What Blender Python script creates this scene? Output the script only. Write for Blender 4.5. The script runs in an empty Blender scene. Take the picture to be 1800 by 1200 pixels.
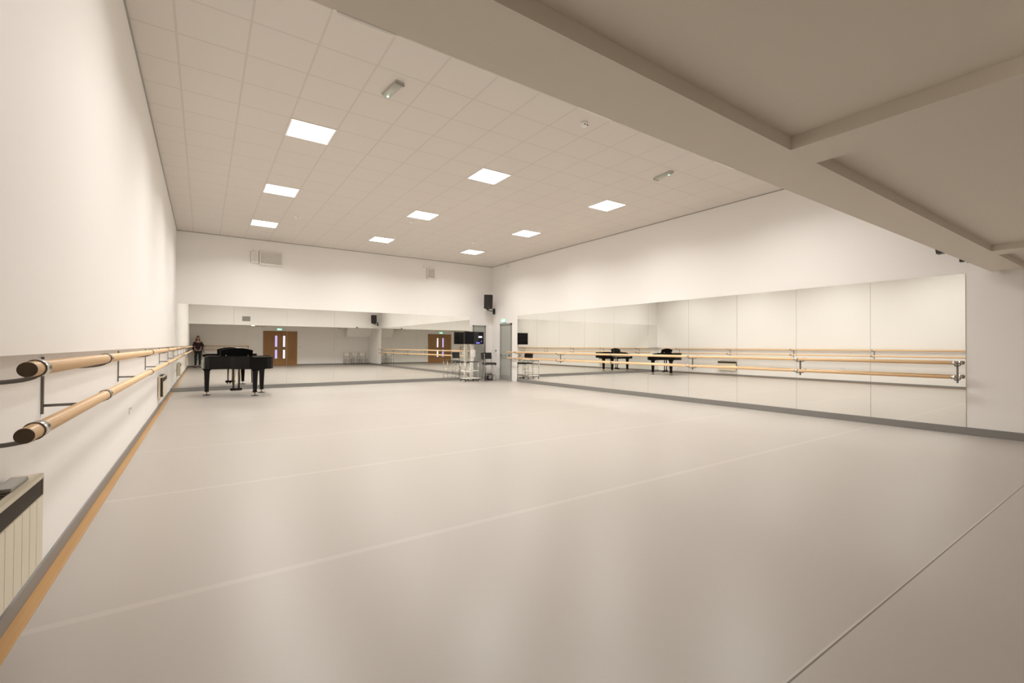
import bpy, bmesh, math, random
from mathutils import Vector, Matrix
PI = math.pi
col = bpy.context.scene.collection

# ------------------------------------------------------------------ room numbers (metres)
XL, XLL, XR = -0.62, -0.715, 9.27      # upper left wall, lower (recessed) left wall, right wall
YB, YR, H = 15.1, -1.0, 4.33           # back wall, rear wall (behind the camera), ceiling
YF, YN, ZB, ZC = 1.54, 1.215, 2.347, 2.42   # bulkhead far face / near face, underside, low ceiling
LEDGE = 1.215

# ------------------------------------------------------------------ materials
def mat(name, c, rough=0.5, metal=0.0, emit=0.0, ecol=None, spec=0.5, coat=0.0, bump=None, noise=None):
    m = bpy.data.materials.new(name); m.use_nodes = True
    nt = m.node_tree; b = nt.nodes['Principled BSDF']
    b.inputs['Base Color'].default_value = (*c, 1)
    b.inputs['Roughness'].default_value = rough
    b.inputs['Metallic'].default_value = metal
    b.inputs['Specular IOR Level'].default_value = spec
    if coat:
        b.inputs['Coat Weight'].default_value = coat; b.inputs['Coat Roughness'].default_value = .05
    if emit:
        b.inputs['Emission Color'].default_value = (*(ecol or c), 1)
        b.inputs['Emission Strength'].default_value = emit
    tc = None
    if bump or noise:
        tc = nt.nodes.new('ShaderNodeTexCoord')
    if noise:                                   # (scale, amount): gentle colour variation of the stuff itself
        n = nt.nodes.new('ShaderNodeTexNoise'); n.inputs['Scale'].default_value = noise[0]
        n.inputs['Detail'].default_value = 4
        nt.links.new(tc.outputs['Object'], n.inputs['Vector'])
        r = nt.nodes.new('ShaderNodeMapRange')
        r.inputs['To Min'].default_value = 1 - noise[1]; r.inputs['To Max'].default_value = 1 + noise[1]
        nt.links.new(n.outputs['Fac'], r.inputs['Value'])
        mx = nt.nodes.new('ShaderNodeVectorMath'); mx.operation = 'SCALE'
        mx.inputs[0].default_value = c
        nt.links.new(r.outputs['Result'], mx.inputs['Scale'])
        nt.links.new(mx.outputs[0], b.inputs['Base Color'])
    if bump:                                    # (scale, strength)
        n = nt.nodes.new('ShaderNodeTexNoise'); n.inputs['Scale'].default_value = bump[0]
        nt.links.new(tc.outputs['Object'], n.inputs['Vector'])
        bp = nt.nodes.new('ShaderNodeBump'); bp.inputs['Strength'].default_value = bump[1]
        bp.inputs['Distance'].default_value = .002
        nt.links.new(n.outputs['Fac'], bp.inputs['Height'])
        nt.links.new(bp.outputs['Normal'], b.inputs['Normal'])
    return m

def math_node(nt, op, a, b=None, c=None):
    n = nt.nodes.new('ShaderNodeMath'); n.operation = op
    for i, v in enumerate((a, b, c)):
        if v is None: continue
        if isinstance(v, (int, float)): n.inputs[i].default_value = v
        else: nt.links.new(v, n.inputs[i])
    return n.outputs[0]

def line_mask(nt, coord, offset, pitch, half):
    """1 within half of offset + k*pitch"""
    t = math_node(nt, 'SUBTRACT', coord, offset - pitch / 2)
    t = math_node(nt, 'FLOORED_MODULO', t, pitch)
    t = math_node(nt, 'SUBTRACT', t, pitch / 2)
    t = math_node(nt, 'ABSOLUTE', t)
    return math_node(nt, 'LESS_THAN', t, half)

M = {}
M['wall'] = mat('painted_wall', (.84, .822, .80), .62, bump=(90, .12), noise=(.7, .012))
M['lowwall'] = mat('painted_low_wall', (.80, .778, .755), .6, bump=(90, .12), noise=(.7, .012))
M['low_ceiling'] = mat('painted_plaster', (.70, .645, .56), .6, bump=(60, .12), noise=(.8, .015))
M['skirt'] = mat('grey_vinyl_skirting', (.215, .207, .195), .45, noise=(3, .04))
M['white'] = mat('white_enamel', (.82, .79, .75), .35)
M['cream'] = mat('cream_enamel', (.66, .60, .47), .38)
M['darkband'] = mat('dark_vent', (.04, .03, .021), .6, spec=.15)
M['grey_door'] = mat('grey_door_paint', (.40, .405, .37), .42)
M['grey_frame'] = mat('grey_frame_paint', (.27, .275, .255), .42)
M['chrome'] = mat('brushed_chrome', (.62, .60, .57), .22, 1.0)
M['steel'] = mat('dull_steel', (.20, .19, .175), .42, .7)
M['black'] = mat('black_plastic', (.012, .011, .010), .4)
M['blackfab'] = mat('black_upholstery', (.018, .014, .013), .75, bump=(400, .4))
M['lacquer'] = mat('black_piano_lacquer', (.004, .004, .004), .16, spec=.22)
M['ivory'] = mat('ivory_keys', (.75, .72, .65), .3)
M['brass'] = mat('brass', (.75, .55, .25), .25, 1.0)
M['green'] = mat('green_sign', (.05, .4, .2), .4, emit=1.0, ecol=(.3, .95, .62))
M['signwhite'] = mat('lit_white_symbol', (.9, .95, .92), .4, emit=2.8, ecol=(.9, 1, .95))
M['diffuser'] = mat('light_diffuser', (.9, .9, .88), .5, emit=7, ecol=(1.0, .96, .91))
M['added_cover'] = mat('added_lamp_cover', (.9, .88, .8), .5, emit=6, ecol=(1.0, .88, .68))
M['led'] = mat('green_led', (.2, .9, .5), .4, emit=3, ecol=(.4, 1, .65))
M['purple'] = mat('purple_lit_glass', (.4, .3, .8), .2, emit=.85, ecol=(.66, .52, 1.0))
M['whitelit'] = mat('white_lit_glass', (.8, .8, .85), .2, emit=.8, ecol=(.95, .92, 1.0))
M['gap'] = mat('dark_gap', (.05, .045, .04), .6)
M['grille'] = mat('grey_grille', (.34, .33, .31), .5)
M['casing'] = mat('emergency_casing', (.50, .50, .44), .35)
M['beige'] = mat('beige_casing', (.76, .73, .69), .4)
M['mirror'] = mat('silvered_mirror', (.90, .905, .875), 0.0, 1.0)
M['mirror_edge'] = mat('mirror_edge', (.42, .42, .37), .3)
M['skin'] = mat('skin', (.55, .34, .25), .5)
M['hair'] = mat('auburn_hair', (.07, .024, .012), .55, bump=(200, .6))
M['coat'] = mat('dark_burgundy_knit', (.055, .022, .026), .8, bump=(300, .4))
M['shirt'] = mat('grey_shirt', (.30, .27, .26), .8)
M['trouser'] = mat('dark_green_trousers', (.018, .028, .022), .8)
M['shoe'] = mat('black_shoe', (.015, .013, .012), .5)
M['screen'] = mat('tv_screen', (.006, .006, .008), .08)
M['blue'] = mat('blue_screen_glow', (.1, .1, .6), .3, emit=.8, ecol=(.28, .25, 1.0))

def wood(name, a, b, axis='Y', rough=.38, stretch=9):
    m = bpy.data.materials.new(name); m.use_nodes = True
    nt = m.node_tree; bs = nt.nodes['Principled BSDF']
    bs.inputs['Roughness'].default_value = rough
    tc = nt.nodes.new('ShaderNodeTexCoord'); mp = nt.nodes.new('ShaderNodeMapping')
    s = [stretch * 4] * 3; s['XYZ'.index(axis)] = .9
    mp.inputs['Scale'].default_value = s
    n = nt.nodes.new('ShaderNodeTexNoise'); n.inputs['Scale'].default_value = 1; n.inputs['Detail'].default_value = 5
    r = nt.nodes.new('ShaderNodeMapRange')
    r.inputs['From Min'].default_value = .3; r.inputs['From Max'].default_value = .7
    mix = nt.nodes.new('ShaderNodeMix'); mix.data_type = 'RGBA'
    mix.inputs['A'].default_value = (*a, 1); mix.inputs['B'].default_value = (*b, 1)
    nt.links.new(tc.outputs['Object'], mp.inputs['Vector']); nt.links.new(mp.outputs[0], n.inputs['Vector'])
    nt.links.new(n.outputs['Fac'], r.inputs['Value']); nt.links.new(r.outputs['Result'], mix.inputs['Factor'])
    nt.links.new(mix.outputs['Result'], bs.inputs['Base Color'])
    return m
M['beech'] = wood('beech_bar', (.84, .58, .33), (.76, .50, .27), 'Y')
M['beech_x'] = wood('beech_bar_crosswise', (.84, .58, .33), (.76, .50, .27), 'X')
M['endgrain'] = mat('bar_end_grain', (.085, .055, .028), .6, noise=(60, .2))
M['oak'] = wood('oak_strip', (.50, .285, .105), (.42, .23, .08), 'Y')
M['oakdoor'] = wood('oak_veneer', (.33, .17, .055), (.27, .13, .04), 'Z', stretch=4)

def floor_material():
    m = bpy.data.materials.new('dance_vinyl'); m.use_nodes = True
    nt = m.node_tree; bs = nt.nodes['Principled BSDF']; L = nt.links
    tc = nt.nodes.new('ShaderNodeTexCoord'); sp = nt.nodes.new('ShaderNodeSeparateXYZ')
    L.new(tc.outputs['Object'], sp.inputs[0])
    n = nt.nodes.new('ShaderNodeTexNoise'); n.inputs['Scale'].default_value = .9; n.inputs['Detail'].default_value = 4
    L.new(tc.outputs['Object'], n.inputs['Vector'])
    r = nt.nodes.new('ShaderNodeMapRange'); r.inputs['To Min'].default_value = .985; r.inputs['To Max'].default_value = 1.015
    L.new(n.outputs['Fac'], r.inputs['Value'])
    sc = nt.nodes.new('ShaderNodeVectorMath'); sc.operation = 'SCALE'; sc.inputs[0].default_value = (.40, .368, .334)
    L.new(r.outputs['Result'], sc.inputs['Scale'])
    # strips of clear tape over the joints of the two-metre rolls
    tape = line_mask(nt, sp.outputs['Y'], 2.85, 2.0, .026)
    far = math_node(nt, 'GREATER_THAN', sp.outputs['Y'], 1.8)
    tape = math_node(nt, 'MULTIPLY', tape, far)
    mx = nt.nodes.new('ShaderNodeMix'); mx.data_type = 'RGBA'
    L.new(math_node(nt, 'MULTIPLY', tape, .32), mx.inputs['Factor'])
    L.new(sc.outputs[0], mx.inputs['A']); mx.inputs['B'].default_value = (.54, .50, .46, 1)
    # small scuffs
    v = nt.nodes.new('ShaderNodeTexVoronoi'); v.inputs['Scale'].default_value = 1.3
    L.new(tc.outputs['Object'], v.inputs['Vector'])
    sm = math_node(nt, 'LESS_THAN', v.outputs['Distance'], .011)
    mx2 = nt.nodes.new('ShaderNodeMix'); mx2.data_type = 'RGBA'
    L.new(math_node(nt, 'MULTIPLY', sm, .55), mx2.inputs['Factor'])
    L.new(mx.outputs['Result'], mx2.inputs['A']); mx2.inputs['B'].default_value = (.66, .60, .54, 1)
    gj = math_node(nt, 'LESS_THAN', math_node(nt, 'ABSOLUTE', math_node(nt, 'SUBTRACT', sp.outputs['Y'], .846)), .0035)
    mx3 = nt.nodes.new('ShaderNodeMix'); mx3.data_type = 'RGBA'
    L.new(math_node(nt, 'MULTIPLY', gj, .7), mx3.inputs['Factor'])
    L.new(mx2.outputs['Result'], mx3.inputs['A']); mx3.inputs['B'].default_value = (.12, .10, .08, 1)
    L.new(mx3.outputs['Result'], bs.inputs['Base Color'])
    rr = math_node(nt, 'MULTIPLY_ADD', n.outputs['Fac'], .08, .31)
    L.new(rr, bs.inputs['Roughness'])
    bs.inputs['Specular IOR Level'].default_value = .5
    # the untaped joint close to the camera lifts a little
    t = math_node(nt, 'SUBTRACT', sp.outputs['Y'], .85)
    t = math_node(nt, 'MULTIPLY', math_node(nt, 'ABSOLUTE', t), 1 / .009)
    t = math_node(nt, 'SUBTRACT', 1.0, math_node(nt, 'MINIMUM', t, 1.0))
    bp = nt.nodes.new('ShaderNodeBump'); bp.inputs['Distance'].default_value = .0015; bp.inputs['Strength'].default_value = .7
    L.new(t, bp.inputs['Height']); L.new(bp.outputs['Normal'], bs.inputs['Normal'])
    return m
M['floor'] = floor_material()

def ceiling_material():
    m = bpy.data.materials.new('mineral_fibre_tiles'); m.use_nodes = True
    nt = m.node_tree; bs = nt.nodes['Principled BSDF']; L = nt.links
    bs.inputs['Roughness'].default_value = .75; bs.inputs['Specular IOR Level'].default_value = .25
    tc = nt.nodes.new('ShaderNodeTexCoord'); sp = nt.nodes.new('ShaderNodeSeparateXYZ')
    L.new(tc.outputs['Object'], sp.inputs[0])
    a = line_mask(nt, sp.outputs['X'], .95, .6, .011); b = line_mask(nt, sp.outputs['Y'], 6.75, .6, .011)
    g = math_node(nt, 'MAXIMUM', a, b)
    n = nt.nodes.new('ShaderNodeTexNoise'); n.inputs['Scale'].default_value = 160; n.inputs['Detail'].default_value = 2
    L.new(tc.outputs['Object'], n.inputs['Vector'])
    r = nt.nodes.new('ShaderNodeMapRange'); r.inputs['To Min'].default_value = .95; r.inputs['To Max'].default_value = 1.05
    L.new(n.outputs['Fac'], r.inputs['Value'])
    sc = nt.nodes.new('ShaderNodeVectorMath'); sc.operation = 'SCALE'; sc.inputs[0].default_value = (.68, .638, .59)
    L.new(r.outputs['Result'], sc.inputs['Scale'])
    mx = nt.nodes.new('ShaderNodeMix'); mx.data_type = 'RGBA'
    L.new(math_node(nt, 'MULTIPLY', g, .42), mx.inputs['Factor'])
    L.new(sc.outputs[0], mx.inputs['A']); mx.inputs['B'].default_value = (.50, .45, .405, 1)
    L.new(mx.outputs['Result'], bs.inputs['Base Color'])
    bp = nt.nodes.new('ShaderNodeBump'); bp.inputs['Strength'].default_value = .25; bp.inputs['Distance'].default_value = .002
    L.new(n.outputs['Fac'], bp.inputs['Height']); L.new(bp.outputs['Normal'], bs.inputs['Normal'])
    return m
M['tiles'] = ceiling_material()

# ------------------------------------------------------------------ mesh helpers
class MB:
    def __init__(s): s.bm = bmesh.new(); s.mats = []
    def mi(s, m):
        if m not in s.mats: s.mats.append(m)
        return s.mats.index(m)
    def box(s, x0, x1, y0, y1, z0, z1, m=None, bev=0.0, rot=None):
        c = Vector(((x0+x1)/2, (y0+y1)/2, (z0+z1)/2)); tmp = bmesh.new()
        bmesh.ops.create_cube(tmp, size=1)
        for v in tmp.verts: v.co = Vector((v.co.x*(x1-x0), v.co.y*(y1-y0), v.co.z*(z1-z0)))
        if bev: bmesh.ops.bevel(tmp, geom=tmp.edges[:], offset=bev, segments=2, affect='EDGES', profile=.7)
        if rot: bmesh.ops.transform(tmp, matrix=rot.to_4x4(), verts=tmp.verts)
        bmesh.ops.translate(tmp, vec=c, verts=tmp.verts)
        s._join(tmp, m, False); return s
    def _join(s, tmp, m, smooth):
        k = s.mi(m) if m else 0
        vm = {v: s.bm.verts.new(v.co) for v in tmp.verts}
        for f in tmp.faces:
            try: nf = s.bm.faces.new([vm[v] for v in f.verts])
            except ValueError: continue
            nf.material_index = k; nf.smooth = f.smooth if not smooth else True
        tmp.free()
    def rings(s, rings, m=None, cap=True, smooth=True, close=False):
        k = s.mi(m) if m else 0
        vs = [[s.bm.verts.new(p) for p in r] for r in rings]
        n = len(vs[0]); pairs = list(zip(vs[:-1], vs[1:]))
        if close: pairs.append((vs[-1], vs[0]))
        for a, b in pairs:
            for i in range(n):
                f = s.bm.faces.new((a[i], a[(i+1) % n], b[(i+1) % n], b[i])); f.smooth = smooth; f.material_index = k
        if cap and not close:
            for r, rev in ((vs[0], True), (vs[-1], False)):
                f = s.bm.faces.new(list(reversed(r)) if rev else r); f.material_index = k
        return s
    def tube(s, pts, r, m=None, n=12, cap=True):
        pts = [Vector(p) for p in pts]; rr = r if isinstance(r, (list, tuple)) else [r]*len(pts)
        rings = []; prev = None
        for i, p in enumerate(pts):
            d = (pts[min(i+1, len(pts)-1)] - pts[max(i-1, 0)]).normalized()
            if prev is None:
                u = d.orthogonal().normalized()
            else:
                u = (prev - d * prev.dot(d)).normalized()
            prev = u; w = d.cross(u)
            rings.append([p + (u*math.cos(2*PI*k/n) + w*math.sin(2*PI*k/n))*rr[i] for k in range(n)])
        return s.rings(rings, m, cap)
    def lathe(s, prof, c=(0, 0, 0), m=None, n=20):
        return s.rings([[Vector((c[0]+r*math.cos(2*PI*k/n), c[1]+r*math.sin(2*PI*k/n), c[2]+z)) for k in range(n)] for r, z in prof], m)
    def prism(s, pts, z0, z1, m=None, smooth=False):
        """plan outline (x,y) extruded in z"""
        return s.rings([[Vector((x, y, z)) for x, y in pts] for z in (z0, z1)], m, True, smooth)
    def extr(s, pts, vec, m=None):
        v = Vector(vec)
        return s.rings([[Vector(p) for p in pts], [Vector(p)+v for p in pts]], m, True, False)
    def build(s, name, m, parent=None, loc=None, rz=None):
        bmesh.ops.recalc_face_normals(s.bm, faces=s.bm.faces[:])
        me = bpy.data.meshes.new(name); s.bm.to_mesh(me); s.bm.free()
        for k in (s.mats or [m]): me.materials.append(M[k] if isinstance(k, str) else k)
        o = bpy.data.objects.new(name, me); col.objects.link(o)
        if parent: o.parent = parent
        if loc: o.location = loc
        if rz is not None: o.rotation_euler.z = rz
        return o

def box(name, m, x0, x1, y0, y1, z0, z1, parent=None, bev=0.0):
    b = MB().box(x0, x1, y0, y1, z0, z1, bev=bev); return b.build(name, m, parent)
def struct(o): o['kind'] = 'structure'; return o
def tag(o, label, cat, group=None):
    o['label'] = label; o['category'] = cat
    if group: o['group'] = group
    return o
def thing(name, label, cat, loc=(0, 0, 0), rz=0, group=None):
    o = bpy.data.objects.new(name, None); col.objects.link(o)
    o.location = loc; o.rotation_euler.z = rz; o.empty_display_size = .1
    return tag(o, label, cat, group)
def copy_tree(o, parent=None):
    c = o.copy(); col.objects.link(c); c.parent = parent
    for ch in [x for x in bpy.data.objects if x.parent == o]: copy_tree(ch, c)
    return c

# ------------------------------------------------------------------ room shell
struct(box('floor', 'floor', XLL-.1, XR+.1, YR-.1, YB+.1, -.12, 0))
struct(box('ceiling', 'tiles', XL-.2, XR+.1, YF-.02, YB+.1, H, H+.12))
struct(box('wall_left', 'wall', XLL-.2, XL, YR-.1, YB+.1, LEDGE, H+.1))
struct(box('wall_left', 'lowwall', XLL-.2, XLL, YR-.1, YB+.1, -.1, LEDGE+.01))
struct(box('wall_back', 'wall', XLL-.1, XR+.1, YB, YB+.15, -.1, H+.1))
w = MB(); w.box(XR, XR+.15, YR-.1, YB+.1, -.1, H+.1); struct(w.build('wall_right', 'wall'))
struct(box('wall_rear', 'wall', XLL-.1, XR+.1, YR-.15, YR, -.1, H+.1))
# bulkhead, low ceiling and its shallow downstand beams
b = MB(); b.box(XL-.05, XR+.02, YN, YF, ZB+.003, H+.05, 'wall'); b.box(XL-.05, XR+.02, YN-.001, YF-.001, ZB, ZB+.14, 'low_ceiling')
struct(b.build('wall_bulkhead', 'wall'))
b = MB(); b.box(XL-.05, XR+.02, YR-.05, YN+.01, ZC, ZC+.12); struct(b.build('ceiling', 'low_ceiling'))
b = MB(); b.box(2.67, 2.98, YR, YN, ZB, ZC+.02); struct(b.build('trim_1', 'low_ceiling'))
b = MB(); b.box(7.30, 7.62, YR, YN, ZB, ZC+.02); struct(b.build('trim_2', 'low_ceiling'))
# boxed-in duct in the rear right corner
b = MB(); b.extr([(7.75, YR, ZB+.05), (7.75, YR, 1.84), (7.75, YR+.5, 1.84), (7.75, YR+.8, ZB+.05)], (XR-7.75, 0, 0))
struct(b.build('trim_3', 'wall'))
# skirtings
struct(box('baseboard_left', 'skirt', XLL, XLL+.012, YR, YB, 0, .085, bev=.003))
struct(box('trim_4', 'oak', XLL+.012, -.645, YR, YB, 0, .006, bev=.002))
struct(box('baseboard_back', 'skirt', XLL, 8.28, YB-.03, YB, 0, .105, bev=.004))
b = MB(); b.box(XR-.03, XR, YR, 13.35, 0, .108, bev=.004); struct(b.build('baseboard_right', 'skirt'))
b = MB(); b.box(XLL, 2.98, YR, YR+.012, 0, .09); b.box(4.87, XR, YR, YR+.012, 0, .09); struct(b.build('baseboard_rear', 'skirt'))
# short white strip on the lower far edge of the bulkhead
struct(box('trim_5', 'white', .35, .55, YF, YF+.012, ZB-.001, ZB+.016))

# solid grey angle, its dark colour standing in for the shadow gap round the tiles
b = MB(); b.box(XL, XL+.014, YF, YB, H-.016, H); b.box(XL, XR, YB-.014, YB, H-.016, H); b.box(XR-.014, XR, YF, YB, H-.016, H)
struct(b.build('trim_7', 'grille'))

# ------------------------------------------------------------------ mirrors
ORD = ['first', 'second', 'third', 'fourth', 'fifth', 'sixth', 'seventh', 'eighth', 'ninth', 'tenth']
MZ0, MZ1 = .108, 2.36
def mirror(name, x0, x1, y0, y1, label, group):
    g = MB()
    g.box(x0, x1, y0, y1, MZ0, MZ1)
    o = g.build(name, 'mirror')
    me = o.data; me.materials.append(M['mirror_edge'])
    big = 0 if (x1-x0) < (y1-y0) else 1
    for p in me.polygons:
        p.material_index = 0 if abs(p.normal[big]) > .9 else 1
    return tag(o, label, 'mirror', group)
pw = (13.35-1.81)/10
for i in range(10):
    y0 = 1.81+i*pw
    lab = 'right wall mirror panel, ' + ('end one beside the bare wall under the low ceiling' if i == 0 else
          'end one beside the grey corner door' if i == 9 else ORD[i] + ' counted from the bare wall end')
    mirror('mirror_panel', XR-.008, XR, y0+.002, y0+pw-.002, lab, 'mirror panels on the right wall')
xs = [XLL, .71, 2.07, 3.43, 4.79, 6.15, 7.51, 8.28]
for i in range(7):
    lab = 'back wall mirror panel, ' + ('end one touching the left wall' if i == 0 else
          'narrow end one beside the television' if i == 6 else ORD[i] + ' counted from the left wall')
    mirror('mirror_panel', xs[i]+.002, xs[i+1]-.002, YB-.008, YB, lab, 'mirror panels on the back wall')

# ------------------------------------------------------------------ ceiling lights
LAMP_W, LAMP_C = 52, (1.0, .965, .92)
rows = {4.05: 'row hidden behind the bulkhead', 7.05: 'nearest visible row', 10.05: 'middle row', 13.05: 'farthest row'}
cols = {1.25: 'near the left wall', 4.25: 'in the middle of the room', 7.25: 'near the mirrored right wall'}
def make_light():
    t = thing('ceiling_light', '', 'ceiling light', group='square ceiling lights')
    f = MB()
    for a in ((-.3, .3, -.3, -.278), (-.3, .3, .278, .3), (-.3, -.278, -.278, .278), (.278, .3, -.278, .278)):
        f.box(a[0], a[1], a[2], a[3], -.008, .01)
    f.build('frame', 'white', t)
    box('diffuser', 'diffuser', -.279, .279, -.279, .279, -.004, .006, t)
    ld = bpy.data.lights.new('lamp', 'AREA'); ld.shape = 'SQUARE'; ld.size = .55; ld.energy = LAMP_W; ld.spread = math.radians(149)
    ld.color = LAMP_C
    lo = bpy.data.objects.new('lamp', ld); col.objects.link(lo); lo.parent = t; lo.location = (0, 0, -.0085)
    return t
proto = None
for y, rn in rows.items():
    for x, cn in cols.items():
        t = make_light() if proto is None else copy_tree(proto)
        proto = proto or t
        t.location = (x, y, H)
        t['label'] = 'glowing square ceiling panel, ' + rn + ', ' + cn

# emergency luminaires, detectors
def emergency(loc, rz, label):
    t = thing('emergency_light', label, 'emergency light', loc, rz)
    b = MB(); b.box(-.19, .19, -.055, .055, -.02, 0, bev=.004); b.build('base', 'casing', t)
    pts = [(-.18, .05, -.02)] ; prof = [(.052*math.cos(a), -.02-.026*math.sin(a)) for a in [PI*k/8 for k in range(9)]]
    c = MB(); c.rings([[Vector((x, p[0], p[1])) for p in prof] for x in (-.18, .18)], None, True, True)
    c.build('cover', 'casing', t)
    box('end_plate', 'grille', .18, .188, -.054, .054, -.048, -.002, t)
    MB().lathe([(.011, -.006), (.011, .006)], (-.13, 0, -.049)).build('indicator', 'led', t)
emergency((1.84, 5.28, H), math.radians(97)+PI, 'long clear emergency light with a green glow on the near ceiling tiles')
emergency((6.76, 5.2, H), math.radians(83), 'long emergency light on the ceiling near the right wall')
def detector(x, y, label, eyes=False, z=H):
    t = thing('smoke_detector', label, 'smoke detector', (x, y, z))
    MB().lathe([(.052, 0), (.052, -.014), (.047, -.02)]).build('base', 'white', t)
    MB().lathe([(.038, -.02), (.04, -.03), (.034, -.05), (.02, -.058)]).build('sensor_head', 'white', t)
    if eyes:
        for s in (-1, 1):
            MB().box(s*.022-.011, s*.022+.011, -.041, -.036, -.046, -.034).build('slot', 'black', t)
detector(4.3, 4.61, 'white domed sensor with two dark slots, alone on the near ceiling tiles', True)
detector(4.2, 10.65, 'small white sensor beside the central light of the middle row')
detector(1.8, 11.85, 'small sensor on the ceiling between the left lights of the far rows')
detector(6.56, 11.75, 'small sensor on the ceiling in front of the farthest right light')
detector(9.18, 1.45, 'small white sensor under the beam against the bare right wall', z=ZB)

# ------------------------------------------------------------------ barres
def bracket(parent, px, y, wallx, zs, side, lower=.045):
    """a wall upright with one curved arm and collar for each bar; side=+1 when the bar is at larger x than the wall"""
    m = MB()
    m.box(min(wallx, wallx+side*.01), max(wallx, wallx+side*.01), y-.010, y+.010, min(zs)-.09, max(zs)+.012, bev=.002)
    br = m.build('bracket', 'steel', parent)
    for z in zs:
        a = MB()
        d = px-wallx
        pts = [(wallx+side*.006, y, z-lower)]
        for k in range(9):
            t = k/8*PI/2
            pts.append((wallx+d*.55+d*.45*math.sin(t), y, z-lower+(lower-.02)*(1-math.cos(t))))
        a.tube(pts, .0075, n=10); a.build('arm', 'steel', br)
        c = MB(); rr = []
        for (rad, yy) in ((.0262, -.03), (.0285, -.03), (.0285, .03), (.0262, .03)):
            rr.append([Vector((px+rad*math.cos(2*PI*k/24), y+yy, z+rad*math.sin(2*PI*k/24))) for k in range(24)])
        c.rings(rr, None, False, True, close=True); c = c.build('collar', 'chrome', br)
        e = MB(); rr = [[Vector((px+rad*math.cos(2*PI*k/24), y+yy, z+rad*math.sin(2*PI*k/24))) for k in range(24)] for rad, yy in ((.0265, -.033), (.0296, -.033), (.0296, -.029), (.0265, -.029))]
        e.rings(rr, None, False, True, close=True); e.build('collar_lip', 'steel', br)
    return br
def bar_y(parent, name, x, z, y0, y1, r, end_dark=True):
    m = MB(); n = 32
    prof = [(r-.003, y0), (r, y0+.003), (r, y1-.003), (r-.003, y1)]
    m.rings([[Vector((x+q*math.cos(2*PI*k/n), yy, z+q*math.sin(2*PI*k/n))) for k in range(n)] for q, yy in prof])
    o = m.build(name, 'beech', parent)
    e = MB(); e.rings([[Vector((x+q*math.cos(2*PI*k/n), yy, z+q*math.sin(2*PI*k/n))) for k in range(n)] for q, yy in ((r-.002, y0-.003), (r-.0005, y0-.001), (r-.0005, y0+.001))])
    e.build('end_cap', 'endgrain', o)
t = thing('ballet_barre', 'double wooden barre running along the left wall, near end pointing at the viewer', 'ballet barre', (0, 0, 0))
BX, ZU, ZL = -.455, 1.18, .976
bar_y(t, 'upper_bar', BX, ZU, 2.03, 14.75, .0245)
bar_y(t, 'lower_bar', BX, ZL, 2.01, 14.75, .0245)
for y in (2.14, 3.43, 6.05, 8.65, 11.25, 13.85):
    bracket(t, BX, y, XLL, (ZU, ZL), 1)
t = thing('ballet_barre', 'double wooden barre fixed across the mirrors of the right wall', 'ballet barre', (0, 0, 0))
RX = XR-.17; RU, RL = 1.045, .835
bar_y(t, 'upper_bar', RX, RU, 1.86, 13.75, .0245)
bar_y(t, 'lower_bar', RX, RL, 1.86, 13.75, .0245)
for y in (1.90, 4.05, 6.32, 8.66, 10.97, 13.25):
    bracket(t, RX, y, XR-.009, (RU, RL), -1)
t = thing('ballet_barre', 'short double barre on the rear wall behind the tripod', 'ballet barre', (0, 0, 0))
for nm, z in (('upper_bar', 1.2), ('lower_bar', 1.0)):
    m = MB(); m.tube([(-.35, YR+.17, z), (2.25, YR+.17, z)], .0245, n=24); m.build(nm, 'beech_x', t)
for x in (-.2, 1.0, 2.2):
    m = MB(); m.box(x-.016, x+.016, YR, YR+.01, .92, 1.22)
    br = m.build('bracket', 'steel', t)
    for z in (1.2, 1.0):
        MB().tube([(x, YR+.005, z-.05), (x, YR+.12, z-.05), (x, YR+.165, z-.02)], .0075, n=8).build('arm', 'steel', br)

# ------------------------------------------------------------------ heaters (left wall), wall socket
def heater(y0, y1, label):
    t = thing('wall_heater', label, 'heater', (XLL, (y0+y1)/2, .24))
    L = (y1-y0)/2; D = .098; Hh = .415
    b = MB(); b.box(.012, D-.012, -L+.004, L-.004, 0, Hh-.01, bev=.004); b.box(0, .012, -L+.06, L-.06, .05, Hh-.05); b.build('body', 'cream', t)
    f = MB(); n = 9; w_ = 2*L/n
    f.box(D-.012, D-.006, -L, L, 0, Hh-.1)
    for i in range(n): f.box(D-.006, D, -L+i*w_+.002, -L+(i+1)*w_-.002, .004, Hh-.104, bev=.0015)
    f.build('ribbed_front', 'cream', t)
    v = MB(); v.box(D-.012, D-.002, -L+.006, L-.012, Hh-.098, Hh-.022); v.build('vent_band', 'darkband', t)
    c = MB(); c.box(.008, D+.002, -L, L, Hh-.022, Hh, bev=.004); c.box(D-.012, D+.002, L-.012, L, Hh-.1, Hh-.02); c.build('top_rim', 'cream', t)
    g = MB(); g.box(.02, .07, -L+.05, L-.1, Hh, Hh+.004)
    for i in range(18): g.box(.022, .068, -L+.06+i*.036, -L+.078+i*.036, Hh+.003, Hh+.008)
    g.build('top_grille', 'darkband', t)
    box('end_vent', 'darkband', .045, D-.016, -L-.002, -L+.004, .03, Hh-.03, t)
    k = MB(); k.box(.018, .074, L-.34, L-.12, Hh+.004, Hh+.018, bev=.004); k.build('control_flap', 'grille', t)
heater(2.12, 3.02, 'cream ribbed wall heater with dark vent band under the near end of the left barre')
heater(10.95, 11.8, 'small-looking cream wall heater far along the left wall near the piano')
t = thing('wall_socket', 'small white socket plate low on the left wall between the two heaters', 'socket', (XLL, 7.0, .485))
box('plate', 'white', 0, .012, -.073, .073, -.043, .043, t, bev=.003)
for s in (-1, 1):
    box('rocker', 'grille', .012, .015, s*.035-.012, s*.035+.012, .012, .03, t)
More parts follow.
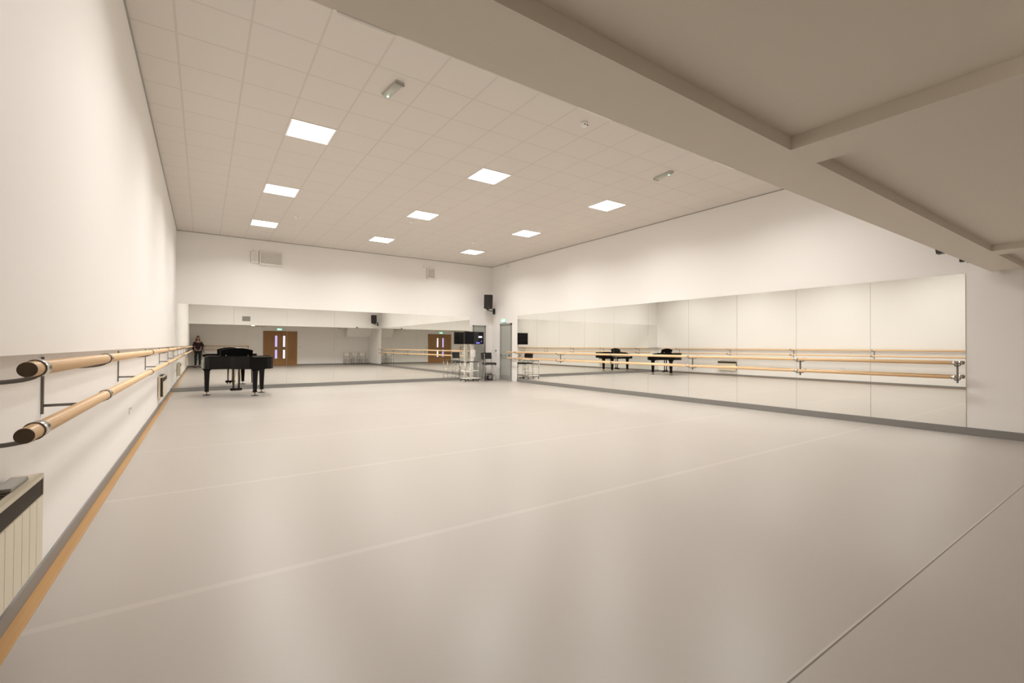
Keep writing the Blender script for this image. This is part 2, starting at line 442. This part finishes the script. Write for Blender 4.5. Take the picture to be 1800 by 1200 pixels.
t = thing('wall_socket', 'white socket plate on the left wall close behind the far heater', 'socket', (XLL, 12.3, .45))
box('plate', 'white', 0, .012, -.073, .073, -.043, .043, t, bev=.003)

# ------------------------------------------------------------------ doors
def add_exit_sign(loc, rz, label, w_=.3, h_=.14):
    t = thing('exit_sign', label, 'exit sign', loc, rz)     # faces local -y
    box('housing', 'white', -w_/2, w_/2, -.045, 0, 0, h_, t, bev=.004)
    box('panel', 'green', -w_/2+.012, w_/2-.012, -.05, -.044, .012, h_-.012, t)
    s = MB()                                                # running figure, arrow and doorway
    y0, y1 = -.053, -.05
    s.box(-.02, -.004, y0, y1, .055, .09); s.box(-.018, -.006, y0, y1, .096, .11)
    s.box(-.034, -.016, y0, y1, .03, .045); s.box(-.004, .014, y0, y1, .04, .054); s.box(-.004, .012, y0, y1, .078, .086)
    s.box(.04, .046, y0, y1, .03, .11); s.box(.04, .085, y0, y1, .104, .11); s.box(.079, .085, y0, y1, .03, .11)
    s.build('running_figure', 'signwhite', t)
    s = MB(); s.box(-.1, -.06, y0, y1, .064, .076); s.extr([(-.1, y0, .05), (-.1, y0, .09), (-.125, y0, .07)], (0, .003, 0))
    s.build('arrow', 'signwhite', t)
# right-wall corner door
d = MB(); d.box(XR-.012, XR+.03, 13.76, 14.40, .01, 2.04); d0 = struct(d.build('door_1', 'grey_door'))
f = MB(); f.box(XR-.035, XR+.02, 13.70, 13.76, 0, 2.1); f.box(XR-.035, XR+.02, 14.40, 14.46, 0, 2.1); f.box(XR-.035, XR+.02, 13.70, 14.46, 2.04, 2.1)
f.build('door_frame', 'grey_frame', d0)
MB().tube([(XR-.07, 13.82, .93), (XR-.07, 14.34, .93)], .014).build('push_bar', 'chrome', d0)
m = MB(); m.box(XR-.08, XR-.012, 13.80, 13.84, .90, .96); m.box(XR-.08, XR-.012, 14.32, 14.36, .90, .96); m.build('bar_end', 'chrome', d0)
box('kick_plate', 'grille', XR-.0145, XR-.012, 13.80, 14.36, .03, .2, d0)
struct(box('trim_6', 'grille', XR-.16, XR-.03, 13.6, 14.5, 0, .012))
add_exit_sign((XR-.001, 14.2, 2.14), -PI/2, 'lit green and white exit sign above the grey door in the right wall')
# back-wall corner door
d = MB(); d.box(8.47, 8.93, YB-.012, YB+.03, .01, 2.0); d1 = struct(d.build('door_2', 'grey_door'))
f = MB(); f.box(8.42, 8.47, YB-.035, YB+.02, 0, 2.05); f.box(8.93, 8.98, YB-.035, YB+.02, 0, 2.05); f.box(8.42, 8.98, YB-.035, YB+.02, 2.0, 2.05)
f.build('door_frame', 'grey_frame', d1)
m = MB(); m.tube([(8.53, YB-.012, 1.0), (8.53, YB-.05, 1.0), (8.62, YB-.05, 1.0)], .009); m.build('door_handle', 'chrome', d1)
# oak double door in the rear wall, facing +y
DX0, DX1, DZ = 3.05, 4.80, 2.06
d = MB(); d.box(DX0, (DX0+DX1)/2-.002, YR-.02, YR+.03, .01, DZ); d.box((DX0+DX1)/2+.002, DX1, YR-.02, YR+.03, .01, DZ)
d2 = struct(d.build('door_3', 'oakdoor'))
f = MB(); f.box(DX0-.06, DX0, YR-.02, YR+.04, 0, DZ+.06); f.box(DX1, DX1+.06, YR-.02, YR+.04, 0, DZ+.06); f.box(DX0-.06, DX1+.06, YR-.02, YR+.04, DZ, DZ+.06)
f.build('door_frame', 'oakdoor', d2)
for x, mm in ((3.62, 'purple'), (4.06, 'whitelit')):
    for z0, z1 in ((.45, .98), (1.16, 1.84)):
        box('glazing_bead', 'oakdoor', x-.022, x+.142, YR+.03, YR+.034, z0-.02, z1+.02, d2)
        box('vision_panel', mm, x, x+.12, YR+.03, YR+.037, z0, z1, d2)
for x in (3.87, 3.98):
    MB().tube([(x, YR+.03, .9), (x, YR+.075, .92), (x, YR+.075, 1.2), (x, YR+.03, 1.22)], .01, n=10).build('pull_handle', 'chrome', d2)
add_exit_sign((3.85, YR+.001, 2.16), PI, 'lit green exit sign above the brown double door in the rear wall')
t = thing('door_button', 'round grey release button on the rear wall beside the brown double door', 'button', (5.02, YR, 1.15))
box('plate', 'white', -.045, .045, 0, .012, -.045, .045, t, bev=.003)
m = MB(); m.rings([[Vector((.026*math.cos(2*PI*k/16), y, .026*math.sin(2*PI*k/16))) for k in range(16)] for y in (.012, .022)]); m.build('push_pad', 'grille', t)

# ------------------------------------------------------------------ wall ventilation units
def unit(x0, x1, z0, z1, label, louvre=True, proto_group=None):
    t = thing('ventilation_unit', label, 'ventilation unit', ((x0+x1)/2, YB, (z0+z1)/2))
    w2, h2 = (x1-x0)/2, (z1-z0)/2
    f = MB(); 
    for a in ((-w2, w2, -h2, -h2+.03), (-w2, w2, h2-.03, h2), (-w2, -w2+.03, -h2+.03, h2-.03), (w2-.03, w2, -h2+.03, h2-.03)):
        f.box(a[0], a[1], -.05, 0, a[2], a[3], bev=.003)
    f.build('frame', 'white', t)
    box('backing', 'beige', -w2+.03, w2-.03, -.02, 0, -h2+.03, h2-.03, t)
    if louvre:
        g = MB(); n = 9
        for i in range(n):
            z = -h2+.05+i*(2*h2-.1)/(n-1)
            g.box(-w2+.03, w2-.03, -.04, -.022, z-.004, z+.004, rot=Matrix.Rotation(math.radians(35), 3, 'X'))
        g.build('louvre', 'beige', t)
    box('drip_ledge', 'white', -w2, w2+.02, -.13, 0, -h2-.02, -h2, t, bev=.003)
    box('frame_shadow', 'grille', -w2-.008, w2+.008, -.012, 0, -h2-.006, h2+.008, t)  # grey plate edging the frame, its dark colour stands in for the frame's shadow
unit(1.11, 1.29, 3.66, 3.96, 'small white box beside the wide vent high on the back wall', False)
unit(1.33, 1.92, 3.62, 4.0, 'wide white louvred vent high on the back wall, left one')
unit(6.55, 6.85, 3.66, 4.02, 'narrower white louvred vent high on the back wall near the corner')
for x, z, lab in ((1.18, 4.0, 'tiny white sensor above the wide vent on the back wall'), (6.44, 4.03, 'tiny white sensor above the narrower vent on the back wall')):
    m = MB(); m.box(x-.03, x+.03, YB-.05, YB, z-.005, z+.045, bev=.012); tag(m.build('motion_sensor', 'white'), lab, 'sensor')
box_c = MB(); box_c.box(XR-.05, XR, 13.9, 14.0, 4.16, 4.3, bev=.005)
tag(box_c.build('junction_box', 'white'), 'small white box high on the right wall near the back corner', 'junction box')
# grille on the bulkhead's far face
t = thing('air_grille', 'grey louvred air grille on the bulkhead, seen in the back mirror', 'grille', (1.92, YF, 2.69))
f = MB()
for a in ((-.19, .19, -.13, -.11), (-.19, .19, .11, .13), (-.19, -.17, -.11, .11), (.17, .19, -.11, .11)): f.box(a[0], a[1], 0, .014, a[2], a[3])
f.build('frame', 'grille', t)
g = MB()
for i in range(10): g.box(-.17, .17, .002, .01, -.104+i*.0225, -.094+i*.0225)
g.box(-.17, .17, 0, .002, -.11, .11); g.build('louvre', 'grille', t)

# ------------------------------------------------------------------ speakers
def speaker(loc, rz, tilt, label, mount):
    """front faces local -y; bracket arm runs to the wall point 'mount' given in local space"""
    t = thing('wall_speaker', label, 'speaker', loc, rz)
    R = Matrix.Rotation(tilt, 4, 'X')
    c = MB(); c.prism([(-.16, -.15), (.16, -.15), (.125, .15), (-.125, .15)], -.26, .26)
    bmesh.ops.bevel(c.bm, geom=c.bm.edges[:], offset=.012, segments=2, affect='EDGES')
    o = c.build('cabinet', 'black', t); o.matrix_local = R
    g = MB(); g.box(-.145, .145, -.162, -.15, -.245, .245, bev=.006); g = g.build('grille', 'blackfab', o)
    b = MB()
    b.rings([[Vector((.012*math.cos(2*PI*k/12), y, -.215+.012*math.sin(2*PI*k/12))) for k in range(12)] for y in (-.166, -.161)])
    b.build('badge', 'chrome', o)
    a = MB(); mx, my, mz = mount
    a.box(-.05, .05, -.02, .08, -.30, -.262); a.tube([(0, .03, -.29), (0, .04, -.33), (mx*.5, my*.5, -.335), (mx, my, mz)], .014)
    a.build('bracket_arm', 'black', t)
    p = MB(); v = Vector((mx, my, 0)).normalized(); n = Vector((-v.y, v.x, 0))
    pts = [Vector((mx, my, mz)) + n*.05*sx + Vector((0, 0, .11*sz)) for sx, sz in ((-1, -1), (1, -1), (1, 1), (-1, 1))]
    p.rings([pts, [q - v*.018 for q in pts]], None, True, False); p.build('wall_plate', 'black', t)
speaker((8.83, 14.68, 2.93), math.radians(-22), math.radians(8), 'black loudspeaker on a bracket high in the back right corner', (.30, .36, -.34))
speaker((8.80, 1.86, 2.90), math.radians(-150), math.radians(8), 'black loudspeaker mounted on the bulkhead, seen in the back mirror', (-.16, .27, -.30))
s = MB(); s.box(7.80, 7.87, YF, YF+.04, ZB-.01, ZB+.06, bev=.004); tag(s.build('cable_clamp', 'black'), 'small black fitting on the far edge of the beam', 'fitting')

# ------------------------------------------------------------------ grand piano
def grand_piano(loc, rz):
    t = thing('grand_piano', 'black grand piano with raised music desk before the back mirror', 'piano', loc, rz)
    W = .71
    def outline(k=0.0, y0=.30, y1=1.42):
        # straight bass side, bent treble side
        p = [(-W+k, y0), (W-k, y0)]
        ctrl = [(W-k, .60), (W-.02-k, .71), (W-.10-k, .83), (W-.24-k, .94), (W-.38-k, 1.02), (W-.50-k, 1.12), (W-.59-k, 1.24), (W-.70-k, 1.35), (W-.86, y1-k), (-.36, y1-k), (-.54, 1.39-k), (-.65+k*.5, 1.31), (-W+k, 1.18)]
        return p+ctrl
    rim = MB(); rim.prism(outline(), .665, .935); rim.build('rim', 'lacquer', t)
    lid = MB(); lid.prism(outline(-.012, .42), .938, .958)
    lid.box(-W-.01, W+.01, .40, .425, .938, .958); lid.build('lid', 'lacquer', t)
    fl = MB(); fl.box(-W+.0, W-.06, .58, .78, .959, .975, bev=.004); fl.build('folded_lid_flap', 'lacquer', t)
    kb = MB(); kb.box(-W, W, .02, .31, .63, .70, bev=.004); kb.box(-W+.09, W-.09, 0, .03, .65, .735, bev=.004); kb.build('keybed', 'lacquer', t)
    for s in (-1, 1):
        a = MB(); x0, x1 = sorted((s*(W-.085), s*W))
        a.extr([(x0, .0, .64), (x0, .0, .79), (x0, .06, .845), (x0, .30, .905), (x0, .34, .935), (x0, .34, .64)], (x1-x0, 0, 0)); a.build('cheek', 'lacquer', t)
    fb = MB(); fb.extr([(-W+.085, .20, .745), (-W+.085, .225, .86), (-W+.085, .25, .86), (-W+.085, .26, .735)], (2*W-.17, 0, 0)); fb.build('fallboard', 'lacquer', t)
    k = MB(); nk = 52; kw = (2*W-.2)/nk
    for i in range(nk): k.box(-W+.1+i*kw+.0006, -W+.1+(i+1)*kw-.0006, .045, .20, .70, .752)
    k.build('white_keys', 'ivory', t)
    k = MB()
    for i in range(nk-1):
        if (i+5) % 7 in (0, 1, 3, 4, 5):
            x = -W+.1+(i+1)*kw; k.box(x-.0055, x+.0055, .105, .20, .745, .764)
    k.build('black_keys', 'black', t)
    # music desk with a softly arched top, leaning back
    md = MB(); n = 18; bot = [(-.35+.70*i/n, .955) for i in range(n+1)]
    top = [(-.36+.72*i/n, 1.115+.06*math.sin(PI*i/n)) for i in range(n+1)]
    pts = [Vector((x, .47+(z-.955)*.32, z)) for x, z in bot] + [Vector((x, .47+(z-.955)*.32, z)) for x, z in reversed(top)]
    md.rings([pts, [p+Vector((0, .018, -.004)) for p in pts]], None, True, False); md.build('music_desk', 'lacquer', t)
    box('music_ledge', 'lacquer', -.35, .35, .425, .475, .958, .97, t)
    for s in (-1, 1):
        MB().tube([(s*.24, .62, .96), (s*.24, .50, 1.03)], .006, n=8).build('desk_strut', 'brass', t)
    lx = ((-.61, .24), (.61, .24), (-.33, 1.04))
    for x, y in lx:
        l = MB()
        prof = [(.085, .66), (.085, .62), (.062, .60), (.056, .5), (.042, .12), (.04, .10), (.05, .095), (.05, .075)]
        rg = []
        for r, z in prof:
            rg.append([Vector((x+sx*r, y+sy*r*.9, z)) for sx, sy in ((-1, -1), (1, -1), (1, 1), (-1, 1))])
        l.rings(rg, None, True, False); lo = l.build('leg', 'lacquer', t)
        c = MB(); c.tube([(x-.012, y, .034), (x+.012, y, .034)], .034, n=16); c.tube([(x, y, .03), (x, y, .08)], .012); c.build('castor', 'brass', lo)
    ly = MB()
    for s in (-1, 1): ly.box(s*.065-.014, s*.065+.014, .42, .46, .13, .66, bev=.004)
    ly.box(-.13, .13, .38, .48, .09, .15, bev=.006); ly.build('pedal_lyre', 'lacquer', t)
    MB().tube([(-.04, .44, .15), (-.04, .44, .64)], .006).build('lyre_rod', 'brass', t)
    MB().tube([(.04, .44, .15), (.04, .44, .64)], .006).build('lyre_rod', 'brass', t)
    for x in (-.07, 0, .07):
        p = MB(); p.extr([(x-.014, .40, .075), (x+.014, .40, .075), (x+.02, .26, .06), (x, .235, .058), (x-.02, .26, .06)], (0, 0, .014)); p.build('pedal', 'brass', t)
    for s in (-1, 1): MB().tube([(s*.07, .46, .14), (s*.05, .85, .66)], .007).build('lyre_brace', 'brass', t)
    # floor cups under the castors
    return t, lx
pl, legs_xy = grand_piano((.67, 14.02, 0.014), math.radians(184))
pm = Matrix.Translation((.67, 14.02, 0)) @ Matrix.Rotation(math.radians(184), 4, 'Z')
for (x, y), lab in zip(legs_xy, ('dark caster cup under the rightmost far leg of the piano', 'dark caster cup under the piano leg closest to the left wall', 'dark caster cup under the nearest leg of the piano')):
    p = pm @ Vector((x, y, 0))
    m = MB(); m.lathe([(.085, 0), (.085, .01), (.07, .016), (.05, .014), (.0, .012)][:4], (p.x, p.y, 0), n=24)
    tag(m.build('caster_cup', 'black'), lab, 'caster cup', 'caster cups under the piano')

# ------------------------------------------------------------------ television on a trolley, chairs, utility trolley
t = thing('television', 'black flat television on a white column stand beside the back mirror', 'television', (8.26, 14.72, 0), math.radians(4))
b = MB(); b.box(-.42, .42, -.035, .035, 1.33, 1.79, bev=.006); b.box(-.25, .25, .03, .07, 1.4, 1.7, bev=.01); b.build('casing', 'black', t)
sc_ = box('screen', 'screen', -.405, .405, -.038, -.034, 1.345, 1.775, t)
box('blue_patch', 'blue', .08, .24, -.0392, -.038, 1.36, 1.40, sc_)  # plain blue and white emissive patches on the screen
box('blue_patch', 'blue', .29, .33, -.0392, -.038, 1.42, 1.45, sc_)
box('white_patch', 'whitelit', .18, .34, -.0392, -.038, 1.57, 1.63, sc_)
t2 = thing('television_stand', 'white column trolley carrying the television', 'stand', (8.26, 14.83, 0), math.radians(4))
c = MB(); c.box(-.06, .06, -.03, .03, .06, 1.5, bev=.012); c.build('column', 'white', t2)
c = MB(); c.box(-.1, .1, -.05, -.035, .85, 1.12, bev=.006); c.build('cable_box', 'white', t2)
c = MB(); c.box(-.3, .3, -.16, .16, .05, .08, bev=.01); c.build('base', 'white', t2)
for x in (-.26, .26):
    for y in (-.12, .12): MB().tube([(x-.012, y, .025), (x+.012, y, .025)], .025, n=14).build('castor', 'black', t2)

t = thing('trolley', 'chrome trolley with a thin black top shelf in front of the television stand', 'trolley', (7.90, 14.38, 0))
for z, mm in ((.70, 'black'), (.38, 'white'), (.12, 'white')):
    s = MB(); s.box(-.27, .27, -.19, .19, z-.012, z+.008, bev=.003); s.build('shelf', mm, t)
for x in (-.255, .255):
    for y in (-.175, .175):
        MB().tube([(x, y, .05), (x, y, .74)], .011).build('post', 'chrome', t)
        MB().tube([(x-.01, y, .025), (x+.01, y, .025)], .025, n=14).build('castor', 'black', t)

def padded_chair(loc, rz, label, k=1.0):
    t = thing('padded_chair', label, 'chair', loc, rz, None)      # faces local -y
    s = MB(); s.box(-.21, .21, -.22, .2, .60, .655, bev=.02); s.build('seat', 'blackfab', t)
    bk = MB(); bk.box(-.2, .2, -.022, .022, -.12, .12, bev=.016, rot=None)
    bo = bk.build('backrest', 'blackfab', t); bo.location = (0, .225, .90); bo.rotation_euler.x = math.radians(-8)
    for x in (-.19, .19):
        MB().tube([(x, -.2, .02), (x, -.18, .60)], .011).build('leg', 'chrome', t)
        MB().tube([(x, .24, .02), (x, .2, .60), (x, .215, .75), (x, .235, .98)], .011).build('leg', 'chrome', t)
    MB().tube([(-.19, -.19, .2), (.19, -.19, .2)], .009).build('stretcher', 'chrome', t)
    MB().tube([(-.19, .225, .26), (.19, .225, .26)], .009).build('stretcher', 'chrome', t)
padded_chair((8.78, 14.5, 0), math.radians(-8), 'tall black padded chair with chrome legs nearer the corner by the grey doors')
padded_chair((8.47, 13.98, 0), math.radians(75), 'black padded chair turned sideways beside the television stand')
t = thing('floor_amplifier', 'small black amplifier on the floor under the corner chair', 'amplifier', (8.78, 14.5, 0))
box('cabinet', 'black', -.13, .13, -.1, .1, .012, .24, t, bev=.008)
m = MB(); m.rings([[Vector((.07*math.cos(2*PI*k/20), y, .12+.07*math.sin(2*PI*k/20))) for k in range(20)] for y in (-.106, -.1)]); m.build('speaker_cone', 'grille', t)
for x in (-.1, .1): 
    MB().lathe([(.012, 0), (.012, .014)], (x, 0, 0)).build('foot', 'black', t)
t = thing('wall_control', 'small white control box on the wall beside the corner door', 'control box', (XR, 14.75, 1.05))
box('housing', 'white', -.03, 0, -.05, .05, -.1, .1, t, bev=.004); box('display', 'black', -.032, -.029, -.03, .03, .0, .07, t)

# ------------------------------------------------------------------ white chairs on the rear wall
def plastic_chair():
    t = thing('plastic_chair', '', 'chair', group=None)          # faces local +y
    s = MB()
    rg = []
    for k in range(9):
        u = k/8; y = .22-.42*u; z = .44-.02*math.sin(PI*u)
        rg.append([Vector((x, y, z+dz+.02*abs(x/.2)**2)) for x, dz in ((-.21, 0), (-.1, -.004), (0, -.006), (.1, -.004), (.21, 0), (.21, -.012), (.1, -.016), (0, -.018), (-.1, -.016), (-.21, -.012))])
    s.rings(rg); s.build('seat', 'white', t)
    b = MB(); rg = []
    for k in range(7):
        u = k/6; z = .55+.26*u; y = -.215-.05*u
        rg.append([Vector((x, y+dy-.02*(x/.2)**2*-1, z)) for x, dy in ((-.2, 0), (-.1, 0), (0, 0), (.1, 0), (.2, 0), (.2, -.012), (.1, -.012), (0, -.012), (-.1, -.012), (-.2, -.012))])
    b.rings(rg); b.build('backrest', 'white', t)
    for x in (-.2, .2):
        MB().tube([(x, .2, .0), (x*.9, .19, .43)], .011).build('leg', 'steel', t)
        MB().tube([(x, -.24, .0), (x*.9, -.2, .43), (x*.9, -.212, .56), (x*.9, -.245, .76)], .011).build('leg', 'steel', t)
    return t
pr = None
labs = ['white plastic chair against the rear wall, the one farthest from the right wall', 'white plastic chair against the rear wall, second from the right wall end of the row of three... ',
        'white plastic chair against the rear wall, closest to the right wall']
labs[1] = 'white plastic chair against the rear wall, between the two others'
for i, x in enumerate((7.85, 8.37, 8.89)):
    c = plastic_chair() if pr is None else copy_tree(pr); pr = pr or c
    c.location = (x, YR+.36, 0); c['label'] = labs[i]; c['group'] = 'white chairs along the rear wall'

# ------------------------------------------------------------------ tripod, photo camera and photographer
yaw, pit, rol, FPX = .5949, .0105, .0046, 801.66
F = Vector((math.sin(yaw)*math.cos(pit), math.cos(yaw)*math.cos(pit), math.sin(pit)))
Rt = Vector((math.cos(yaw), -math.sin(yaw), 0)); U = Rt.cross(F)
R2 = Rt*math.cos(rol)+U*math.sin(rol); U2 = -Rt*math.sin(rol)+U*math.cos(rol)
CAM = Vector((0, 0, 1.26))
cd = bpy.data.cameras.new('view_camera'); co = bpy.data.objects.new('view_camera', cd); col.objects.link(co)
cd.sensor_width = 36; cd.sensor_fit = 'HORIZONTAL'; cd.lens = FPX/1800*36; cd.clip_start = .03; cd.clip_end = 200
co.matrix_world = Matrix.Translation(CAM) @ Matrix((R2, U2, -F)).transposed().to_4x4()
bpy.context.scene.camera = co

ty = thing('camera_tripod', 'black camera tripod standing under the camera', 'tripod', (-.05, -.075, 0))
MB().tube([(0, 0, .62), (0, 0, 1.13)], .016).build('centre_column', 'black', ty)
MB().lathe([(.03, 1.02), (.045, 1.04), (.045, 1.09), (.02, 1.1)]).build('collar', 'black', ty)
MB().lathe([(.02, 1.1), (.035, 1.12), (.035, 1.15), (.045, 1.155), (.045, 1.178)]).build('head', 'black', ty)
for k in range(3):
    a = math.radians(90+120*k)
    v = Vector((math.cos(a), math.sin(a), 0))
    m = MB(); m.tube([v*.03+Vector((0, 0, 1.05)), v*.2+Vector((0, 0, .6))], [.015, .014]); m.tube([v*.2+Vector((0, 0, .6)), v*.42+Vector((0, 0, .012))], [.011, .009])
    lg = m.build('leg', 'black', ty)
    MB().tube([v*.415+Vector((0, 0, .03)), v*.425+Vector((0, 0, 0))], .014).build('foot', 'black', lg)
cm = thing('photo_camera', 'black camera with wide lens on the tripod', 'camera', CAM-F*.004, 0)
cm.rotation_euler = (0, 0, -yaw)
m = MB(); m.box(-.07, .07, -.135, -.075, -.075, .03, bev=.008); m.box(-.028, .028, -.13, -.07, .03, .058, bev=.01); m.build('body', 'black', cm)
m = MB(); m.rings([[Vector((r*math.cos(2*PI*k/24), y, -.015+r*math.sin(2*PI*k/24))) for k in range(24)] for r, y in ((.036, -.075), (.036, -.03), (.041, -.028), (.041, -.001))]); m.build('lens', 'black', cm)

def skinned(name, joints, edges, m, parent, sub=2):
    me = bpy.data.meshes.new(name); me.from_pydata([j[0] for j in joints], edges, []); me.update()
    o = bpy.data.objects.new(name, me); col.objects.link(o); o.parent = parent
    me.materials.append(M[m])
    md = o.modifiers.new('skin', 'SKIN'); md.use_smooth_shade = True; md.branch_smoothing = .3
    for i, j in enumerate(joints):
        r = j[1]; me.skin_vertices[0].data[i].radius = r if isinstance(r, tuple) else (r, r)
        me.skin_vertices[0].data[i].use_root = (i == 0)
    s = o.modifiers.new('sub', 'SUBSURF'); s.levels = sub; s.render_levels = sub
    return o
# she stands behind and left of the tripod, one hand on the camera, facing +y
pe = thing('person', 'person with long auburn hair in dark clothes standing at the tripod', 'person', (-.25, -.58, 0), math.radians(-8))
J = [((0, 0, .95), (.15, .105)), ((0, .01, 1.12), (.125, .09)), ((0, .015, 1.30), (.15, .10)), ((0, 0, 1.42), (.10, .07)), ((0, .01, 1.48), .052), ((0, .03, 1.54), .05),
     ((.16, 0, 1.40), .055), ((.225, .0, 1.20), .045), ((.24, .16, 1.10), .036), ((.24, .27, 1.14), .026),
     ((-.16, 0, 1.40), .055), ((-.215, -.03, 1.13), .044), ((-.205, .03, .90), .034), ((-.20, .06, .82), .026),
     ((.09, 0, .86), .09), ((.095, .01, .48), .06), ((.10, -.02, .10), .042),
     ((-.09, 0, .86), .09), ((-.10, .02, .48), .06), ((-.10, -.01, .10), .042),
     ((.105, .10, .035), .035), ((-.11, .11, .035), .035)]
Eg = [(0, 1), (1, 2), (2, 3), (3, 4), (4, 5), (3, 6), (6, 7), (7, 8), (8, 9), (3, 10), (10, 11), (11, 12), (12, 13), (0, 14), (14, 15), (15, 16), (0, 17), (17, 18), (18, 19), (16, 20), (19, 21)]
skinned('body', J, Eg, 'skin', pe)
def grow(d, idx): return [((J[i][0]), tuple(x+d for x in (J[i][1] if isinstance(J[i][1], tuple) else (J[i][1],)*2))) for i in idx]
# clothing a little outside the body
top_i = [1, 0, 2, 3, 6, 7, 8, 10, 11, 12]
re_ = {o: n for n, o in enumerate(top_i)}
skinned('cardigan', grow(.012, top_i), [(re_[a], re_[b]) for a, b in Eg if a in re_ and b in re_], 'coat', pe)
tr_i = [0, 14, 15, 16, 17, 18, 19]; re_ = {o: n for n, o in enumerate(tr_i)}
skinned('trousers', grow(.011, tr_i), [(re_[a], re_[b]) for a, b in Eg if a in re_ and b in re_], 'trouser', pe)
for s, i, j in ((1, 16, 20), (-1, 19, 21)):
    a, b_ = Vector(J[i][0]), Vector(J[j][0])
    m = MB(); rg = []
    for u, wd, ht in ((-.06, .028, .05), (0.0, .042, .075), (.05, .044, .06), (.12, .046, .045), (.17, .038, .035), (.2, .018, .02)):
        cx, cy = a.x+s*.01*u, a.y+u
        rg.append([Vector((cx+wd*math.cos(2*PI*k/14), cy, ht/1.0*(.5+.5*math.sin(2*PI*k/14))*1.3)) for k in range(14)])
    m.rings(rg); m.build('shoe', 'shoe', pe)
# head
def ellipsoid(m, c, r, shape=None, n=20, k=14, mm=None):
    rg = []
    for i in range(1, k):
        th = PI*i/k
        ring = []
        for j in range(n):
            ph = 2*PI*j/n; p = Vector((r[0]*math.sin(th)*math.cos(ph), r[1]*math.sin(th)*math.sin(ph), r[2]*math.cos(th)))
            if shape: p = shape(p)
            ring.append(Vector(c)+p)
        rg.append(ring)
    m.rings(rg, mm)
HC = Vector((0, .035, 1.635))
def face(p):
    if p.z < 0: p = Vector((p.x*(1+p.z*2.2), p.y*(1+p.z*.6)+(.012 if p.y > 0 else 0), p.z))
    return p
m = MB(); ellipsoid(m, HC, (.073, .092, .112), face)
m.extr([HC+Vector(v) for v in ((-.011, .085, -.03), (.011, .085, -.03), (.004, .088, .02), (-.004, .088, .02))], (0, .022, -.004))
for s in (-1, 1): ellipsoid(m, HC+Vector((s*.074, -.002, -.008)), (.01, .018, .03), n=10, k=7)
hd = m.build('head', 'skin', pe)
for s in (-1, 1):
    m = MB(); ellipsoid(m, HC+Vector((s*.029, .083, .008)), (.012, .008, .007), n=10, k=7); m.build('eye', 'black', hd)
m = MB(); ellipsoid(m, HC+Vector((0, .083, -.055)), (.022, .01, .007), n=12, k=7); m.build('mouth', 'coat', hd)
hr = MB()
def hs(p):
    if p.y > 0 and p.z < .05: p = Vector((p.x, p.y*.35, p.z))
    return p
ellipsoid(hr, HC+Vector((0, -.012, .014)), (.086, .10, .118), hs)
rg = []
for z, wx, wy, yc in ((1.66, .088, .06, -.03), (1.56, .10, .055, -.055), (1.45, .115, .05, -.075), (1.33, .11, .04, -.09), (1.24, .07, .02, -.095)):
    rg.append([Vector((wx*math.cos(2*PI*k/18), yc+.03+wy*math.sin(2*PI*k/18), z)) for k in range(18)])
hr.rings(rg); hr.build('hair', 'hair', pe)
# hands
def hand(wrist, d, up, side, curl):
    m = MB(); d = Vector(d).normalized(); up = Vector(up).normalized(); sd = d.cross(up).normalized()*side
    P = lambda a, b_, c: Vector(wrist)+d*a+sd*b_+up*c
    rg = []
    for a, w_, h_ in ((-.01, .024, .018), (.02, .03, .017), (.05, .038, .016), (.08, .039, .013), (.088, .03, .009)):
        rg.append([P(a, w_*math.cos(2*PI*k/12), h_*math.sin(2*PI*k/12)) for k in range(12)])
    m.rings(rg)
    for b_, ln in ((-.03, .062), (-.01, .075), (.01, .08), (.029, .07)):
        pts = [P(.08, b_, 0), P(.08+ln*.45, b_*1.05, -.006*curl), P(.08+ln*.75, b_*1.05, -.02*curl), P(.08+ln*.9, b_*1.05, -.038*curl)]
        m.tube(pts, [.0095, .009, .0085, .006], n=8)
    m.tube([P(.02, .03, -.004), P(.05, .058, -.014), P(.078, .066, -.026)], [.012, .0105, .007], n=8)
    return m.build('hand', 'skin', pe)
hand((.24, .27, 1.14), (0, 1, .35), (0, -.35, 1), 1, 1)
hand((-.20, .06, .82), (0, .25, -1), (0, 1, .25), 1, .8)

# ------------------------------------------------------------------ lamp added on the low ceiling to brighten the cross beam
t = thing('added_ceiling_lamp', 'small round lamp added on the low ceiling to brighten the cross beam', 'ceiling light', (2.36, .06, ZC))
m = MB(); m.rings([[Vector((r*math.cos(2*PI*k/24), r*math.sin(2*PI*k/24), z)) for k in range(24)] for r, z in ((.03, 0), (.10, 0), (.10, -.014), (.03, -.014))], None, False, True, close=True); m.build('rim', 'white', t)
MB().lathe([(.09, -.014), (.09, -.03), (.07, -.045), (.03, -.05)], n=24).build('opal_cover', 'added_cover', t)

# ------------------------------------------------------------------ world, view
wd = bpy.data.worlds.new('world'); bpy.context.scene.world = wd; wd.use_nodes = True
wd.node_tree.nodes['Background'].inputs['Color'].default_value = (.5, .45, .4, 1)
wd.node_tree.nodes['Background'].inputs['Strength'].default_value = .0
sc = bpy.context.scene
sc.view_settings.view_transform = 'Standard'; sc.view_settings.look = 'None'
sc.view_settings.exposure = 0.0; sc.view_settings.gamma = 1.0; sc.view_settings.use_curve_mapping = False
cy = sc.cycles
cy.max_bounces = 12; cy.diffuse_bounces = 6; cy.glossy_bounces = 8; cy.caustics_reflective = True
cy.sample_clamp_indirect = 80; cy.blur_glossy = .05; cy.use_denoising = True; cy.use_adaptive_sampling = True
try: cy.denoiser = 'OPENIMAGEDENOISE'
except Exception: pass
